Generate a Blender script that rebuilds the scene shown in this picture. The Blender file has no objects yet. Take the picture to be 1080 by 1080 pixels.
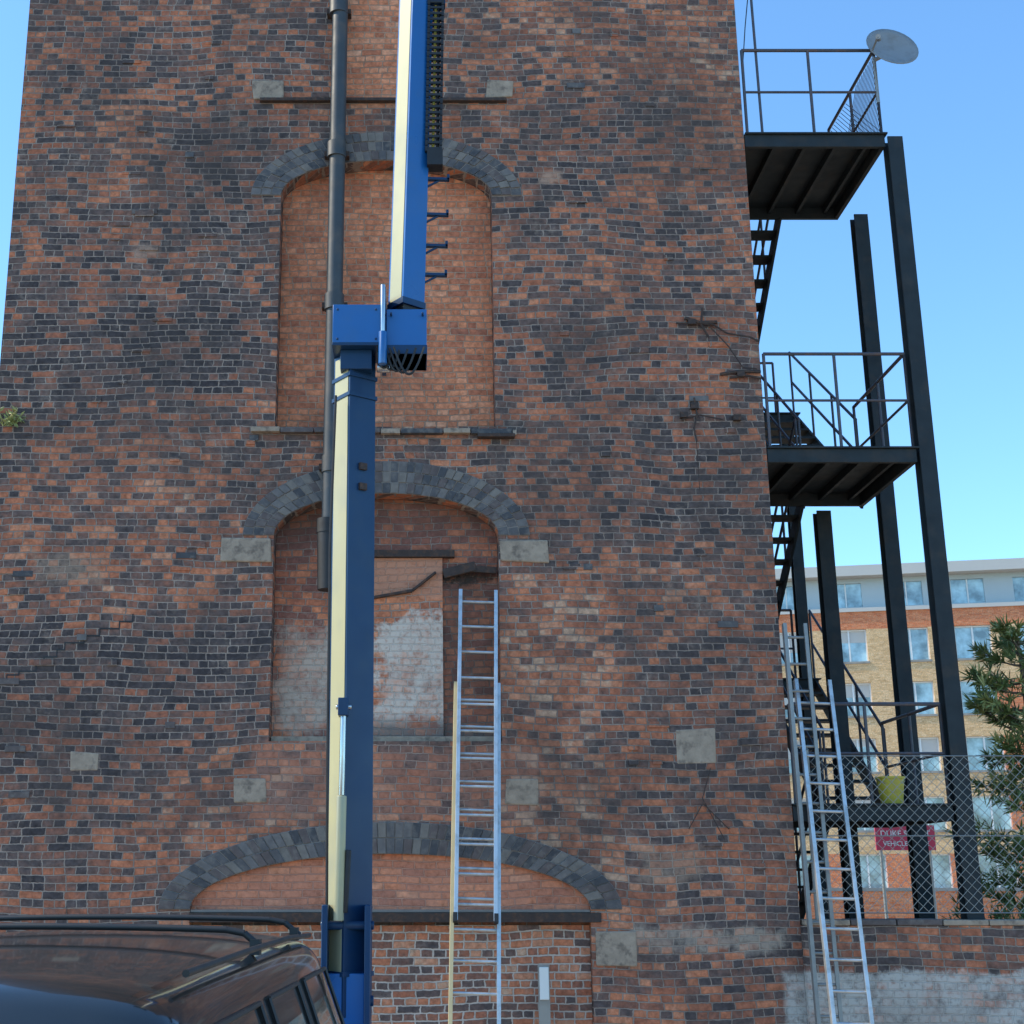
import bpy, bmesh, math, random
from mathutils import Vector, Matrix
random.seed(7)
R=math.radians
scene=bpy.context.scene

# ---------------------------------------------------------------- node helpers
def newmat(name):
    m=bpy.data.materials.new(name); m.use_nodes=True
    nt=m.node_tree
    b=nt.nodes["Principled BSDF"]
    return m,nt,b
def math_n(nt,op,a,b=None,c=None):
    n=nt.nodes.new("ShaderNodeMath"); n.operation=op
    for i,v in enumerate((a,b,c)):
        if v is None: continue
        if isinstance(v,(int,float)): n.inputs[i].default_value=v
        else: nt.links.new(v,n.inputs[i])
    return n.outputs[0]
def mixc(nt,fac,a,b,mode='MIX'):
    n=nt.nodes.new("ShaderNodeMix"); n.data_type='RGBA'; n.blend_type=mode
    if isinstance(fac,(int,float)): n.inputs[0].default_value=fac
    else: nt.links.new(fac,n.inputs[0])
    for idx,v in ((6,a),(7,b)):
        if isinstance(v,(tuple,list)): n.inputs[idx].default_value=(v[0],v[1],v[2],1)
        else: nt.links.new(v,n.inputs[idx])
    return n.outputs[2]
def noise(nt,vec,scale,detail=4,rough=0.55):
    n=nt.nodes.new("ShaderNodeTexNoise"); n.inputs["Scale"].default_value=scale
    n.inputs["Detail"].default_value=detail; n.inputs["Roughness"].default_value=rough
    if vec is not None: nt.links.new(vec,n.inputs["Vector"])
    return n.outputs[0]
def noise3(nt,vec,scale,detail=4,rough=0.55):
    n=nt.nodes.new("ShaderNodeTexNoise"); n.inputs["Scale"].default_value=scale
    n.inputs["Detail"].default_value=detail; n.inputs["Roughness"].default_value=rough
    nt.links.new(vec,n.inputs["Vector"])
    s=nt.nodes.new("ShaderNodeSeparateColor"); nt.links.new(n.outputs["Color"],s.inputs[0])
    return s.outputs
def ramp(nt,fac,stops,interp='LINEAR'):
    n=nt.nodes.new("ShaderNodeValToRGB"); cr=n.color_ramp; cr.interpolation=interp
    while len(cr.elements)<len(stops): cr.elements.new(0.5)
    for e,(p,c) in zip(cr.elements,stops):
        e.position=p; e.color=(c[0],c[1],c[2],1)
    nt.links.new(fac,n.inputs[0]); return n.outputs[0]
def maprange(nt,v,a,b,c=0.0,d=1.0):
    n=nt.nodes.new("ShaderNodeMapRange"); nt.links.new(v,n.inputs[0])
    for i,x in zip((1,2,3,4),(a,b,c,d)): n.inputs[i].default_value=x
    return n.outputs[0]
def coords(nt):
    tc=nt.nodes.new("ShaderNodeTexCoord"); return tc.outputs["Object"]
def bump(nt,b,h,strength,dist):
    n=nt.nodes.new("ShaderNodeBump"); n.inputs["Strength"].default_value=strength
    n.inputs["Distance"].default_value=dist
    nt.links.new(h,n.inputs["Height"]); nt.links.new(n.outputs[0],b.inputs["Normal"])

def plain(name,col,rough=0.6,metal=0.0,var=0.25,scale=6.0,bmp=0.15,dirt=None,dirtamt=0.5,coat=0.0,spec=None):
    m,nt,b=newmat(name); v=coords(nt)
    n1=noise3(nt,v,scale,3,0.62)
    f=math_n(nt,'MULTIPLY_ADD',n1[0],2*var,1-var)
    rgb=nt.nodes.new("ShaderNodeRGB"); rgb.outputs[0].default_value=(col[0],col[1],col[2],1)
    cc=nt.nodes.new("ShaderNodeVectorMath"); cc.operation='SCALE'
    nt.links.new(rgb.outputs[0],cc.inputs[0]); nt.links.new(f,cc.inputs["Scale"])
    out=cc.outputs[0]
    if dirt:
        d=maprange(nt,n1[1],0.5,0.68,0,dirtamt)
        out=mixc(nt,d,out,dirt)
    nt.links.new(out,b.inputs["Base Color"])
    nt.links.new(maprange(nt,n1[2],0.3,0.7,max(0.02,rough-0.08),min(1,rough+0.1)),b.inputs["Roughness"])
    b.inputs["Metallic"].default_value=metal
    if coat: b.inputs["Coat Weight"].default_value=coat; b.inputs["Coat Roughness"].default_value=0.05
    if spec is not None: b.inputs["Specular IOR Level"].default_value=spec
    if bmp>=0.3: bump(nt,b,noise(nt,v,scale*5,2),bmp,0.01)
    return m

def brickmat(name,stops,mortar,shifts=(),paints=(),bw=0.222,bh=0.074,ms=0.0075,seed=0.0,
             bumpd=0.010,bond=True,bigamp=0.5,soot=0.45,base=0.0,spread=0.70,eff=0.35):
    m,nt,b=newmat(name); o=coords(nt)
    sep=nt.nodes.new("ShaderNodeSeparateXYZ"); nt.links.new(o,sep.inputs[0])
    X,Y,Z=sep.outputs
    u=math_n(nt,'ADD',X,Y)
    Wb=noise3(nt,o,0.8,1,0.5)      # course waviness
    L=noise3(nt,o,0.6,4,0.62)      # large: [0] tone, [1] soot
    Mn=noise3(nt,o,3.4,5,0.72)     # medium: [0] tone, [1] efflorescence / flake, [2] mask edge
    F=noise3(nt,o,17.0,2,0.7)      # fine
    z2=math_n(nt,'MULTIPLY_ADD',Wb[2],0.14,Z)
    z2=math_n(nt,'MULTIPLY_ADD',F[0],0.020,z2)
    z3=math_n(nt,'ADD',z2,20.0+seed*0.23)
    row=math_n(nt,'FLOOR',math_n(nt,'DIVIDE',z3,bh))
    wn=nt.nodes.new("ShaderNodeTexWhiteNoise"); wn.noise_dimensions='1D'; nt.links.new(row,wn.inputs["W"])
    u2=math_n(nt,'MULTIPLY_ADD',F[1],0.030,u)
    u2=math_n(nt,'MULTIPLY_ADD',wn.outputs["Value"],0.11,u2)
    u2=math_n(nt,'MULTIPLY_ADD',Wb[0],0.25,u2)
    com=nt.nodes.new("ShaderNodeCombineXYZ")
    nt.links.new(math_n(nt,'ADD',u2,seed+50.0),com.inputs[0]); nt.links.new(z3,com.inputs[1])
    bt=nt.nodes.new("ShaderNodeTexBrick")
    nt.links.new(com.outputs[0],bt.inputs["Vector"])
    bt.inputs["Color1"].default_value=(0,0,0,1); bt.inputs["Color2"].default_value=(1,1,1,1)
    bt.inputs["Mortar"].default_value=(0.5,0.5,0.5,1)
    bt.inputs["Scale"].default_value=1.0; bt.inputs["Mortar Size"].default_value=ms
    bt.inputs["Mortar Smooth"].default_value=0.4; bt.inputs["Bias"].default_value=0.0
    bt.inputs["Brick Width"].default_value=bw; bt.inputs["Row Height"].default_value=bh
    if bond: bt.squash=0.5; bt.squash_frequency=2
    sc=nt.nodes.new("ShaderNodeSeparateColor"); nt.links.new(bt.outputs["Color"],sc.inputs[0])
    r=sc.outputs[0]
    val=math_n(nt,'MULTIPLY_ADD',r,spread,0.5-spread/2+base)
    val=math_n(nt,'ADD',val,math_n(nt,'MULTIPLY_ADD',L[0],bigamp*1.7,-bigamp*0.85))
    val=math_n(nt,'ADD',val,math_n(nt,'MULTIPLY_ADD',Mn[0],bigamp*0.9,-bigamp*0.45))
    val=math_n(nt,'ADD',val,math_n(nt,'MULTIPLY_ADD',F[1],0.24,-0.12))
    def mask(x0,x1,z0,z1,soft,rag):
        cx,hx,cz,hz=(x0+x1)/2,abs(x1-x0)/2,(z0+z1)/2,abs(z1-z0)/2
        dx=math_n(nt,'SUBTRACT',math_n(nt,'ABSOLUTE',math_n(nt,'SUBTRACT',X,cx)),hx)
        dz=math_n(nt,'SUBTRACT',math_n(nt,'ABSOLUTE',math_n(nt,'SUBTRACT',Z,cz)),hz)
        d=math_n(nt,'MAXIMUM',dx,dz)
        d=math_n(nt,'ADD',d,math_n(nt,'MULTIPLY_ADD',Mn[2],2.6*rag,-1.3*rag))
        return maprange(nt,d,-soft,soft,1,0)
    for (x0,x1,z0,z1,s,soft) in shifts:
        val=math_n(nt,'ADD',val,math_n(nt,'MULTIPLY',mask(x0,x1,z0,z1,soft,soft*1.2),s))
    col=ramp(nt,val,stops)
    gs=nt.nodes.new("ShaderNodeVectorMath"); gs.operation='SCALE'; nt.links.new(col,gs.inputs[0])
    nt.links.new(math_n(nt,'MULTIPLY_ADD',F[2],1.5,0.25),gs.inputs["Scale"])
    col=gs.outputs[0]
    mort=mixc(nt,Mn[1],tuple(x*0.25 for x in mortar),tuple(x*1.75 for x in mortar))
    col=mixc(nt,bt.outputs["Fac"],col,mort)
    col=mixc(nt,maprange(nt,math_n(nt,'MULTIPLY_ADD',Mn[2],0.45,math_n(nt,'MULTIPLY',L[1],0.75)),0.55,0.74,0,soot),col,(0.065,0.054,0.05))
    col=mixc(nt,math_n(nt,'MULTIPLY',maprange(nt,Mn[1],0.56,0.70,0,eff),maprange(nt,F[0],0.4,0.6,0.1,1)),col,(0.44,0.33,0.26))
    if paints: fl=math_n(nt,'MULTIPLY',maprange(nt,Mn[0],0.34,0.52,0.35,1.0),maprange(nt,F[2],0.3,0.5,0.5,1.0))
    for (x0,x1,z0,z1,c,amt,soft,rag) in paints:
        mk=mask(x0,x1,z0,z1,soft,rag)
        col=mixc(nt,math_n(nt,'MULTIPLY',math_n(nt,'MULTIPLY',mk,fl),amt),col,c)
    nt.links.new(col,b.inputs["Base Color"])
    b.inputs["Roughness"].default_value=0.92
    b.inputs["Specular IOR Level"].default_value=0.15
    if bumpd:
        h=math_n(nt,'SUBTRACT',math_n(nt,'MULTIPLY',r,0.4),bt.outputs["Fac"])
        h=math_n(nt,'MULTIPLY_ADD',F[2],0.9,h)
        bump(nt,b,h,1.0,bumpd)
    return m

# ---------------------------------------------------------------- mesh builder
class MB:
    def __init__(s): s.v=[];s.f=[];s.m=[];s.mats=[]
    def mi(s,mat):
        if mat not in s.mats: s.mats.append(mat)
        return s.mats.index(mat)
    def add(s,vs,fs,mat):
        o=len(s.v); s.v+= [tuple(v) for v in vs]; k=s.mi(mat)
        for f in fs: s.f.append([i+o for i in f]); s.m.append(k)
    BF=[(0,3,2,1),(4,5,6,7),(0,1,5,4),(1,2,6,5),(2,3,7,6),(3,0,4,7)]
    def box(s,x0,x1,y0,y1,z0,z1,mat,M=None):
        vs=[Vector(p) for p in ((x0,y0,z0),(x1,y0,z0),(x1,y1,z0),(x0,y1,z0),(x0,y0,z1),(x1,y0,z1),(x1,y1,z1),(x0,y1,z1))]
        if M is not None: vs=[M@v for v in vs]
        s.add(vs,s.BF,mat)
    def beam(s,p0,p1,w,h,mat,up=(0,0,1)):
        p0=Vector(p0);p1=Vector(p1);d=(p1-p0).normalized();up=Vector(up)
        if abs(d.dot(up))>0.99: up=Vector((0,1,0))
        a=d.cross(up).normalized();b=a.cross(d).normalized()
        vs=[]
        for p in (p0,p1):
            for (i,j) in ((-1,-1),(1,-1),(1,1),(-1,1)): vs.append(p+a*i*w/2+b*j*h/2)
        s.add(vs,s.BF,mat)
    def cyl(s,p0,p1,r0,mat,r1=None,n=12,cap=True):
        r1=r0 if r1 is None else r1
        p0=Vector(p0);p1=Vector(p1);d=(p1-p0).normalized()
        a=d.orthogonal().normalized();b=d.cross(a)
        vs=[p+(a*math.cos(2*math.pi*i/n)+b*math.sin(2*math.pi*i/n))*r for p,r in ((p0,r0),(p1,r1)) for i in range(n)]
        fs=[(i,(i+1)%n,n+(i+1)%n,n+i) for i in range(n)]
        if cap: fs+=[tuple(range(n-1,-1,-1)),tuple(range(n,2*n))]
        s.add(vs,fs,mat)
    def tube(s,pts,r,mat,n=6):
        for a,b in zip(pts[:-1],pts[1:]): s.cyl(a,b,r,mat,n=n)
    def prism(s,poly,y0,y1,mat):   # poly in XZ
        n=len(poly)
        vs=[(x,y0,z) for x,z in poly]+[(x,y1,z) for x,z in poly]
        fs=[tuple(range(n)),tuple(range(2*n-1,n-1,-1))]+[(i,n+i,n+(i+1)%n,(i+1)%n) for i in range(n)]
        s.add(vs,fs,mat)
    def obj(s,name,parent=None,bevel=0,smooth=False,loc=None,rotz=None):
        me=bpy.data.meshes.new(name); me.from_pydata(s.v,[],s.f)
        for m in s.mats: me.materials.append(m)
        me.polygons.foreach_set("material_index",s.m)
        bm=bmesh.new(); bm.from_mesh(me); bmesh.ops.recalc_face_normals(bm,faces=bm.faces); bm.to_mesh(me); bm.free()
        if smooth is True: me.shade_smooth()
        elif smooth: me.shade_smooth(); me.set_sharp_from_angle(angle=R(smooth))
        o=bpy.data.objects.new(name,me); scene.collection.objects.link(o)
        if parent: o.parent=parent
        if bevel:
            b=o.modifiers.new("bevel",'BEVEL'); b.width=bevel; b.segments=2; b.limit_method='ANGLE'
        if loc: o.location=loc
        if rotz is not None: o.rotation_euler[2]=rotz
        return o
def empty(name,loc=(0,0,0),rotz=0):
    e=bpy.data.objects.new(name,None); scene.collection.objects.link(e); e.location=loc; e.rotation_euler[2]=rotz
    e.empty_display_size=0.3; return e

# ---------------------------------------------------------------- materials
mixed=[(0.0,(0.06,0.05,0.052)),(0.22,(0.10,0.077,0.074)),(0.36,(0.155,0.10,0.086)),(0.48,(0.24,0.112,0.08)),
       (0.62,(0.39,0.138,0.078)),(0.80,(0.52,0.19,0.10)),(0.95,(0.54,0.25,0.15)),(1.0,(0.54,0.33,0.22))]
red=[(0.0,(0.24,0.10,0.075)),(0.25,(0.43,0.15,0.085)),(0.5,(0.58,0.205,0.105)),(0.75,(0.67,0.25,0.13)),(1.0,(0.68,0.37,0.24))]
MORT=(0.31,0.24,0.20)
wallshift=[(-6,-1.6,6.6,10.2,-0.15,0.5),(1.3,3.9,6.0,9.6,-0.09,0.5),(-6,4,10.6,14,0.04,0.4),
           (0.98,2.1,1.6,5.2,0.13,0.25),(-6,-1.5,3.3,4.6,-0.18,0.3),(2.1,4,3.0,5.2,-0.10,0.4),(-1.6,1.3,2.7,3.5,0.16,0.12),
           (1.2,3.6,4.7,5.6,0.10,0.3),(1.5,4,5.75,6.05,-0.18,0.15),(-6,-1.8,5.0,5.9,0.08,0.2),(-4.6,-1.5,4.5,4.72,-0.25,0.15),
           (-3.2,-1.9,7.4,8.4,-0.12,0.3),(1.9,3.3,10.2,10.9,-0.14,0.3),(-3.9,-2.4,1.7,2.6,-0.14,0.25)]
wallpaint=[(2.2,3.7,1.55,1.75,(0.42,0.34,0.27),0.7,0.04,0.16),
           (3.66,3.9,0.4,1.33,(0.5,0.48,0.44),0.85,0.03,0.05),
           (1.5,1.75,9.85,9.98,(0.45,0.28,0.2),0.8,0.03,0.06),
           (-3.05,-2.75,8.9,9.08,(0.42,0.27,0.2),0.7,0.03,0.08),
           (-1.6,1.3,2.8,3.5,(0.36,0.18,0.13),0.5,0.1,0.2),
           (-3.9,-3.2,5.2,5.5,(0.40,0.28,0.2),0.5,0.05,0.2),(2.3,2.9,2.2,2.5,(0.40,0.28,0.2),0.45,0.05,0.2)]
M_wall=brickmat("mixed_brick",mixed,MORT,wallshift,wallpaint,soot=0.55)
M_red=brickmat("red_infill_brick",red,(0.42,0.26,0.18),seed=3.3,bigamp=0.4,soot=0.3,base=0.02,spread=0.6)
M_mid=brickmat("lower_infill_brick",red,(0.3,0.21,0.17),seed=5.1,bigamp=0.4,soot=0.4,base=-0.25,
   shifts=[(-1.5,1.0,5.2,6.4,-0.12,0.3)],
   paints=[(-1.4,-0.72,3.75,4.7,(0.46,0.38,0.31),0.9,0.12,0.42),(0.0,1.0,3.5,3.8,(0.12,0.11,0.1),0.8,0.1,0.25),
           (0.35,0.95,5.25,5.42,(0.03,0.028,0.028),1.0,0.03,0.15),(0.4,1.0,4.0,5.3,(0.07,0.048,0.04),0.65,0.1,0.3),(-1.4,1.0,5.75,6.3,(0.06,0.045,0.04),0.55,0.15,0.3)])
M_door=brickmat("whitewashed_brick",red,(0.38,0.28,0.23),seed=8.2,bigamp=0.3,soot=0.12,base=-0.02,
   paints=[(-0.3,0.45,3.85,4.85,(0.62,0.53,0.45),0.95,0.06,0.38),(-0.5,0.45,5.10,5.6,(0.52,0.25,0.16),0.9,0.05,0.14),(-0.5,0.5,3.4,3.75,(0.2,0.17,0.15),0.9,0.08,0.2)])
M_tymp=brickmat("painted_pink_brick",red,(0.46,0.25,0.18),seed=1.7,bigamp=0.25,soot=0.25,bond=False,
   paints=[(-3,3,1.5,3,(0.50,0.23,0.16),0.5,0.1,0.1)])
M_bot=brickmat("base_infill_brick",mixed,(0.48,0.39,0.33),seed=6.6,bigamp=0.3,soot=0.25,base=0.12,ms=0.010)
M_bound=brickmat("boundary_brick",mixed,(0.3,0.24,0.2),seed=2.2,bigamp=0.4,base=0.02,
   paints=[(3,30,-1,1.36,(0.50,0.47,0.43),0.9,0.02,0.10),(4.5,5.6,0.3,1.1,(0.35,0.30,0.26),0.5,0.1,0.3)])
M_mortar=plain("arch_mortar",(0.22,0.19,0.17),0.95)
M_v=[plain("blue_brick_%d"%i,c,0.7,0,0.5,14,0.1,dirt=(0.20,0.17,0.145),dirtamt=0.5) for i,c in enumerate([(0.052,0.05,0.055),(0.085,0.078,0.08),(0.13,0.115,0.11),(0.10,0.075,0.07),(0.17,0.145,0.125)])]
M_stone=plain("weathered_sandstone",(0.34,0.26,0.195),0.95,0,0.45,10,0.5,dirt=(0.13,0.10,0.08),dirtamt=0.8)
M_iron=plain("rusty_iron",(0.05,0.034,0.029),0.8,0.1,0.4,20,0.1,dirt=(0.14,0.065,0.035),dirtamt=0.6)
M_pipe=plain("pipe_paint",(0.04,0.048,0.056),0.55,0.0,0.3,4,0.1,dirt=(0.12,0.095,0.075),dirtamt=0.4)
M_steel=plain("fire_escape_paint",(0.018,0.025,0.030),0.65,0.0,0.3,5,0.1,dirt=(0.06,0.045,0.035),dirtamt=0.35,spec=0.3)
M_rail=plain("handrail_paint",(0.06,0.06,0.075),0.5,0.1,0.3,9,0.1,dirt=(0.16,0.08,0.05),dirtamt=0.5)
M_blue=plain("boom_blue_paint",(0.005,0.10,0.32),0.32,0.0,0.12,3,0.03,dirt=(0.05,0.10,0.18),dirtamt=0.25,coat=0.3)
M_navy=plain("boom_shaded_blue",(0.005,0.034,0.095),0.4,0.0,0.15,3,0.03,dirt=(0.03,0.05,0.08),dirtamt=0.3,coat=0.1,spec=0.3)  # darker copy of the boom blue, with shade put into the colour
M_cream=plain("boom_cream_glare_and_paint",(0.44,0.40,0.22),0.4,0.0,0.16,1.2,0.03,dirt=(0.28,0.29,0.23),dirtamt=0.6)  # painted sun glare on the booms, plus cream cylinder and inner section
M_black=plain("black_rubber",(0.014,0.014,0.016),0.6,0,0.3,10,0.1)
M_chrome=plain("cylinder_chrome",(0.5,0.5,0.5),0.25,1.0,0.05,5,0)
M_alu=plain("ladder_aluminium",(0.55,0.57,0.58),0.4,0.75,0.15,8,0.1,dirt=(0.33,0.31,0.28),dirtamt=0.6)
M_aluy=plain("ladder_rail_sunlit",(0.58,0.45,0.24),0.5,0.1,0.15,8,0.1)  # aluminium rail in sun, the warm light tinted into its colour
M_galv=plain("galvanised_wire",(0.27,0.27,0.26),0.5,0.5,0.2,8,0)
M_dish=plain("dish_grey",(0.22,0.235,0.25),0.5,0,0.15,5,0.03,dirt=(0.14,0.13,0.12),dirtamt=0.5)
M_car=plain("car_paint_dark",(0.012,0.016,0.018),0.18,0.2,0.2,2,0.0,dirt=(0.035,0.035,0.03),dirtamt=0.35,coat=0.7)
M_carb=plain("car_trim_black",(0.015,0.015,0.016),0.5,0,0.2,6,0.1)
def glassmat(name,col,rough=0.05,refl=0.5):
    m,nt,b=newmat(name); v=coords(nt)
    c=mixc(nt,maprange(nt,noise(nt,v,1.3,3),0.35,0.65),tuple(x*0.4 for x in col),tuple(x*1.6 for x in col))
    nt.links.new(c,b.inputs["Base Color"]); b.inputs["Roughness"].default_value=rough
    b.inputs["Specular IOR Level"].default_value=refl; b.inputs["Coat Weight"].default_value=1.0; b.inputs["Coat Roughness"].default_value=0.03
    return m
M_cglass=glassmat("car_glass",(0.26,0.27,0.22),0.08,0.9)  # pale base colour stands in for sky reflected in the glass
M_cscreen=glassmat("car_windscreen",(0.02,0.03,0.045),0.05,0.9)
M_bglass=glassmat("building_glass",(0.26,0.38,0.42),0.12,1.0)
M_yel=plain("bucket_yellow",(0.5,0.42,0.05),0.5,0,0.1,8,0.05,dirt=(0.3,0.26,0.08),dirtamt=0.5)
M_red_s=plain("sign_red",(0.5,0.02,0.06),0.5,0,0.05,3,0)
M_white=plain("white_paint",(0.7,0.7,0.68),0.5,0,0.08,4,0.02)
M_yard=plain("yard_sun_bounce",(0.43,0.35,0.25),0.9,0,0.25,0.6,0.1,dirt=(0.27,0.215,0.155),dirtamt=0.6)  # unseen ground, made pale and warm to bounce sun onto the tower
M_conc=plain("concrete",(0.3,0.28,0.25),0.9,0,0.25,2,0.1,dirt=(0.14,0.13,0.12),dirtamt=0.5)
M_lamp=plain("lamp_lens",(0.5,0.5,0.5),0.1,0.2,0.05,4,0)

# ---------------------------------------------------------------- ground
g=MB(); g.add([(-600,-300,0),(600,-300,0),(600,1500,0),(-600,1500,0)],[(0,1,2,3)],M_yard); g.obj("ground")

# ---------------------------------------------------------------- brick tower
tower=empty("brick_tower",(0,0,0))
YF=14.0
def arch_poly(x0,x1,zb,zs,rise,n=40):
    cx=(x0+x1)/2;a=(x1-x0)/2
    p=[(x0,zb)]+[(x1,zb)]
    p+=[(cx+a*math.cos(t),zs+rise*math.sin(t)) for t in [math.pi*i/n for i in range(n+1)]]
    return p
w=MB(); w.box(-4.45,3.85,YF,22,-0.3,17,M_wall); wall=w.obj("tower_walls",tower)
W1=(-1.43,0.95,6.93,9.68,0.44); W2=(-1.41,0.96,3.57,5.72,0.46); W3=(-2.14,1.80,0.0,1.93,0.53)
def cut(poly,depth):
    c=MB(); c.prism(poly,YF-0.5,YF+depth,M_wall); co=c.obj("cutter")
    md=wall.modifiers.new("b",'BOOLEAN'); md.object=co; md.operation='DIFFERENCE'; md.solver='EXACT'
    dg=bpy.context.evaluated_depsgraph_get(); me=bpy.data.meshes.new_from_object(wall.evaluated_get(dg))
    wall.modifiers.clear(); wall.data=me; bpy.data.objects.remove(co)
cut(arch_poly(*W1),0.24); cut(arch_poly(*W2),0.26); cut(arch_poly(*W3),0.16)
cut([(-0.80,10.93),(0.15,10.93),(0.15,14.2),(-0.80,14.2)],0.05)
def infill(name,poly,y,mat):
    p=MB(); p.prism(poly,y,y+0.02,mat); return p.obj(name,tower)
e=0.004
infill("upper_window_infill",arch_poly(W1[0]+e,W1[1]-e,W1[2]+e,W1[3],W1[4]-e),YF+0.215,M_red)
infill("middle_window_infill",arch_poly(W2[0]+e,W2[1]-e,W2[2]+e,W2[3],W2[4]-e),YF+0.225,M_mid)
infill("top_opening_infill",[(-0.79,10.94),(0.14,10.94),(0.14,14.19),(-0.79,14.19)],YF+0.028,M_red)
d=MB(); d.box(-0.42,0.37,YF+0.19,YF+0.224,3.6,5.52,M_door); d.obj("blocked_door_infill",tower)
d=MB(); d.box(-0.48,0.50,YF+0.14,YF+0.222,5.523,5.60,M_iron)
d.box(-1.40,0.95,YF+0.10,YF+0.22,3.575,3.63,M_stone)
d.beam((0.38,YF+0.16,5.34),(0.72,YF+0.14,5.42),0.06,0.10,M_iron);d.beam((0.6,YF+0.15,5.40),(0.94,YF+0.13,5.37),0.05,0.07,M_iron)
d.beam((-0.4,YF+0.17,5.08),(0.05,YF+0.16,5.16),0.05,0.03,M_iron);d.beam((0.05,YF+0.16,5.16),(0.3,YF+0.16,5.36),0.05,0.025,M_iron)
d.obj("door_lintel",tower,0.006)
infill("arch_tympanum",[(x,z) for x,z in arch_poly(W3[0]+e,W3[1]-e,1.93,1.935,W3[4]-e)],YF+0.06,M_tymp)
infill("base_infill",[(W3[0]+e,0.0),(W3[1]-e,0.0),(W3[1]-e,1.78),(W3[0]+e,1.78)],YF+0.11,M_bot)
d=MB(); d.box(W3[0]+e,1.90,YF-0.02,YF+0.14,1.81,1.90,M_iron)
d.box(W3[0]+e,W3[1]-e,YF+0.01,YF+0.13,1.903,1.93,M_mortar); d.obj("steel_lintel",tower,0.004)
def ring(name,x0,x1,zs,rise,tx,tz,rows):
    cx=(x0+x1)/2;a0=(x1-x0)/2;mb=MB()
    n=60; ts=[math.pi*i/n for i in range(n+1)]
    inn=[(cx+a0*math.cos(t),zs+rise*math.sin(t)) for t in ts]
    out=[(cx+(a0+tx)*math.cos(t),zs+(rise+tz)*math.sin(t)) for t in ts]
    for i in range(n):
        mb.prism([inn[i],out[i],out[i+1],inn[i+1]],YF-0.010,YF+0.1,M_mortar)
    for r in range(rows):
        f0=r/rows;f1=(r+1)/rows
        A0,B0=a0+tx*f0,rise+tz*f0
        N=800;pts=[(cx+A0*math.cos(math.pi*i/N),zs+B0*math.sin(math.pi*i/N)) for i in range(N+1)]
        L=[0]
        for i in range(N): L.append(L[-1]+math.hypot(pts[i+1][0]-pts[i][0],pts[i+1][1]-pts[i][1]))
        cnt=int(L[-1]/0.082)
        def tt(s):
            s=max(0,min(L[-1],s)); lo,hi=0,N
            while hi-lo>1:
                m=(lo+hi)//2
                if L[m]<=s: lo=m
                else: hi=m
            return math.pi*(lo+(s-L[lo])/max(1e-9,L[hi]-L[lo]))/N
        for k in range(cnt):
            ta,tb=tt(L[-1]*k/cnt+0.004),tt(L[-1]*(k+1)/cnt-0.004)
            def P(t,f):
                A,B=a0+tx*f,rise+tz*f; return (cx+A*math.cos(t),zs+B*math.sin(t))
            g0=f0+0.004/tz;g1=f1-0.004/tz
            j=random.uniform(-0.008,0.005); dt=random.uniform(-.001,.001)
            mb.prism([P(ta+dt,g0),P(ta+dt,g1),P(tb+dt,g1),P(tb+dt,g0)],YF-0.017+j,YF+0.12,random.choice(M_v))
    return mb.obj(name,tower,0.004)
ring("upper_window_arch",W1[0],W1[1],W1[3],W1[4],0.34,0.36,3)
ring("middle_window_arch",W2[0],W2[1],W2[3],W2[4],0.33,0.36,3)
ring("cart_entrance_arch",W3[0],W3[1],W3[3],W3[4],0.31,0.31,2)
st=MB()
def stone(x0,x1,z0,z1,p=0.02): 
    j=lambda:random.uniform(-.015,.015)
    st.prism([(x0+j(),z0+j()),(x1+j(),z0+j()),(x1+j(),z1+j()),(x0+j(),z1+j())],YF-p,YF+0.1,M_stone)
stone(-1.97,-1.43,5.44,5.70);stone(0.975,1.48,5.43,5.68)
stone(-1.74,-1.42,2.95,3.19,0.012);stone(0.98,1.31,2.94,3.19,0.012)
stone(-1.79,-1.43,10.9,11.14);stone(0.91,1.22,10.92,11.15)
stone(1.83,2.24,1.40,1.72);stone(-3.4,-3.12,3.28,3.46,0.006);stone(2.72,3.12,3.34,3.70,0.004)
st.obj("stone_blocks",tower,0.015)
# bricks that stand slightly proud of the worn face
pb=MB(); rp=random.Random(21)
for i in range(170):
    x=rp.uniform(-4.3,3.6); z=rp.uniform(1.0,12.6)
    if -2.65<x<2.4 and z<2.9: continue
    if -2.1<x<1.6 and (3.4<z<6.7 or 6.8<z<10.6): continue
    if -1.9<x<1.3 and z>10.8: continue
    L=rp.choice([.1,.21]); pb.box(x,x+L,YF-rp.uniform(.006,.018),YF+.01,z,z+.064,M_wall if rp.random()<.85 else M_v[rp.randrange(4)])
pb.obj("proud_bricks",tower,0.004)
s=MB()
x=-1.68
while x<1.15:
    L=random.uniform(0.2,0.5); z=6.86-(x+1.7)*0.012+random.uniform(-.008,.008)
    s.box(x,min(x+L,1.17),YF-0.05-random.uniform(0,.02),YF+0.22,z,z+0.055,random.choice([M_v[3],M_v[0],M_stone])); x+=L+0.01
s.box(-1.70,1.14,YF-0.06,YF+0.04,10.86,10.90,M_iron)
s.box(0.75,1.15,YF-0.09,YF+0.05,6.79,6.83,M_iron)
s.obj("window_sills",tower,0.006)
c=MB()
def cab(pts,r=0.012,mat=M_iron): c.tube([(x,YF-0.03-(i%2)*0.012,z) for i,(x,z) in enumerate(pts)],r,mat,n=6)
cab([(2.95,8.12),(3.35,8.10),(3.5,8.0),(3.75,7.95),(3.85,7.9)],0.010)
cab([(3.05,8.18),(3.2,8.12),(3.4,8.13)],0.02);cab([(3.25,8.3),(3.22,8.1),(3.3,7.95)],0.012)
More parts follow.
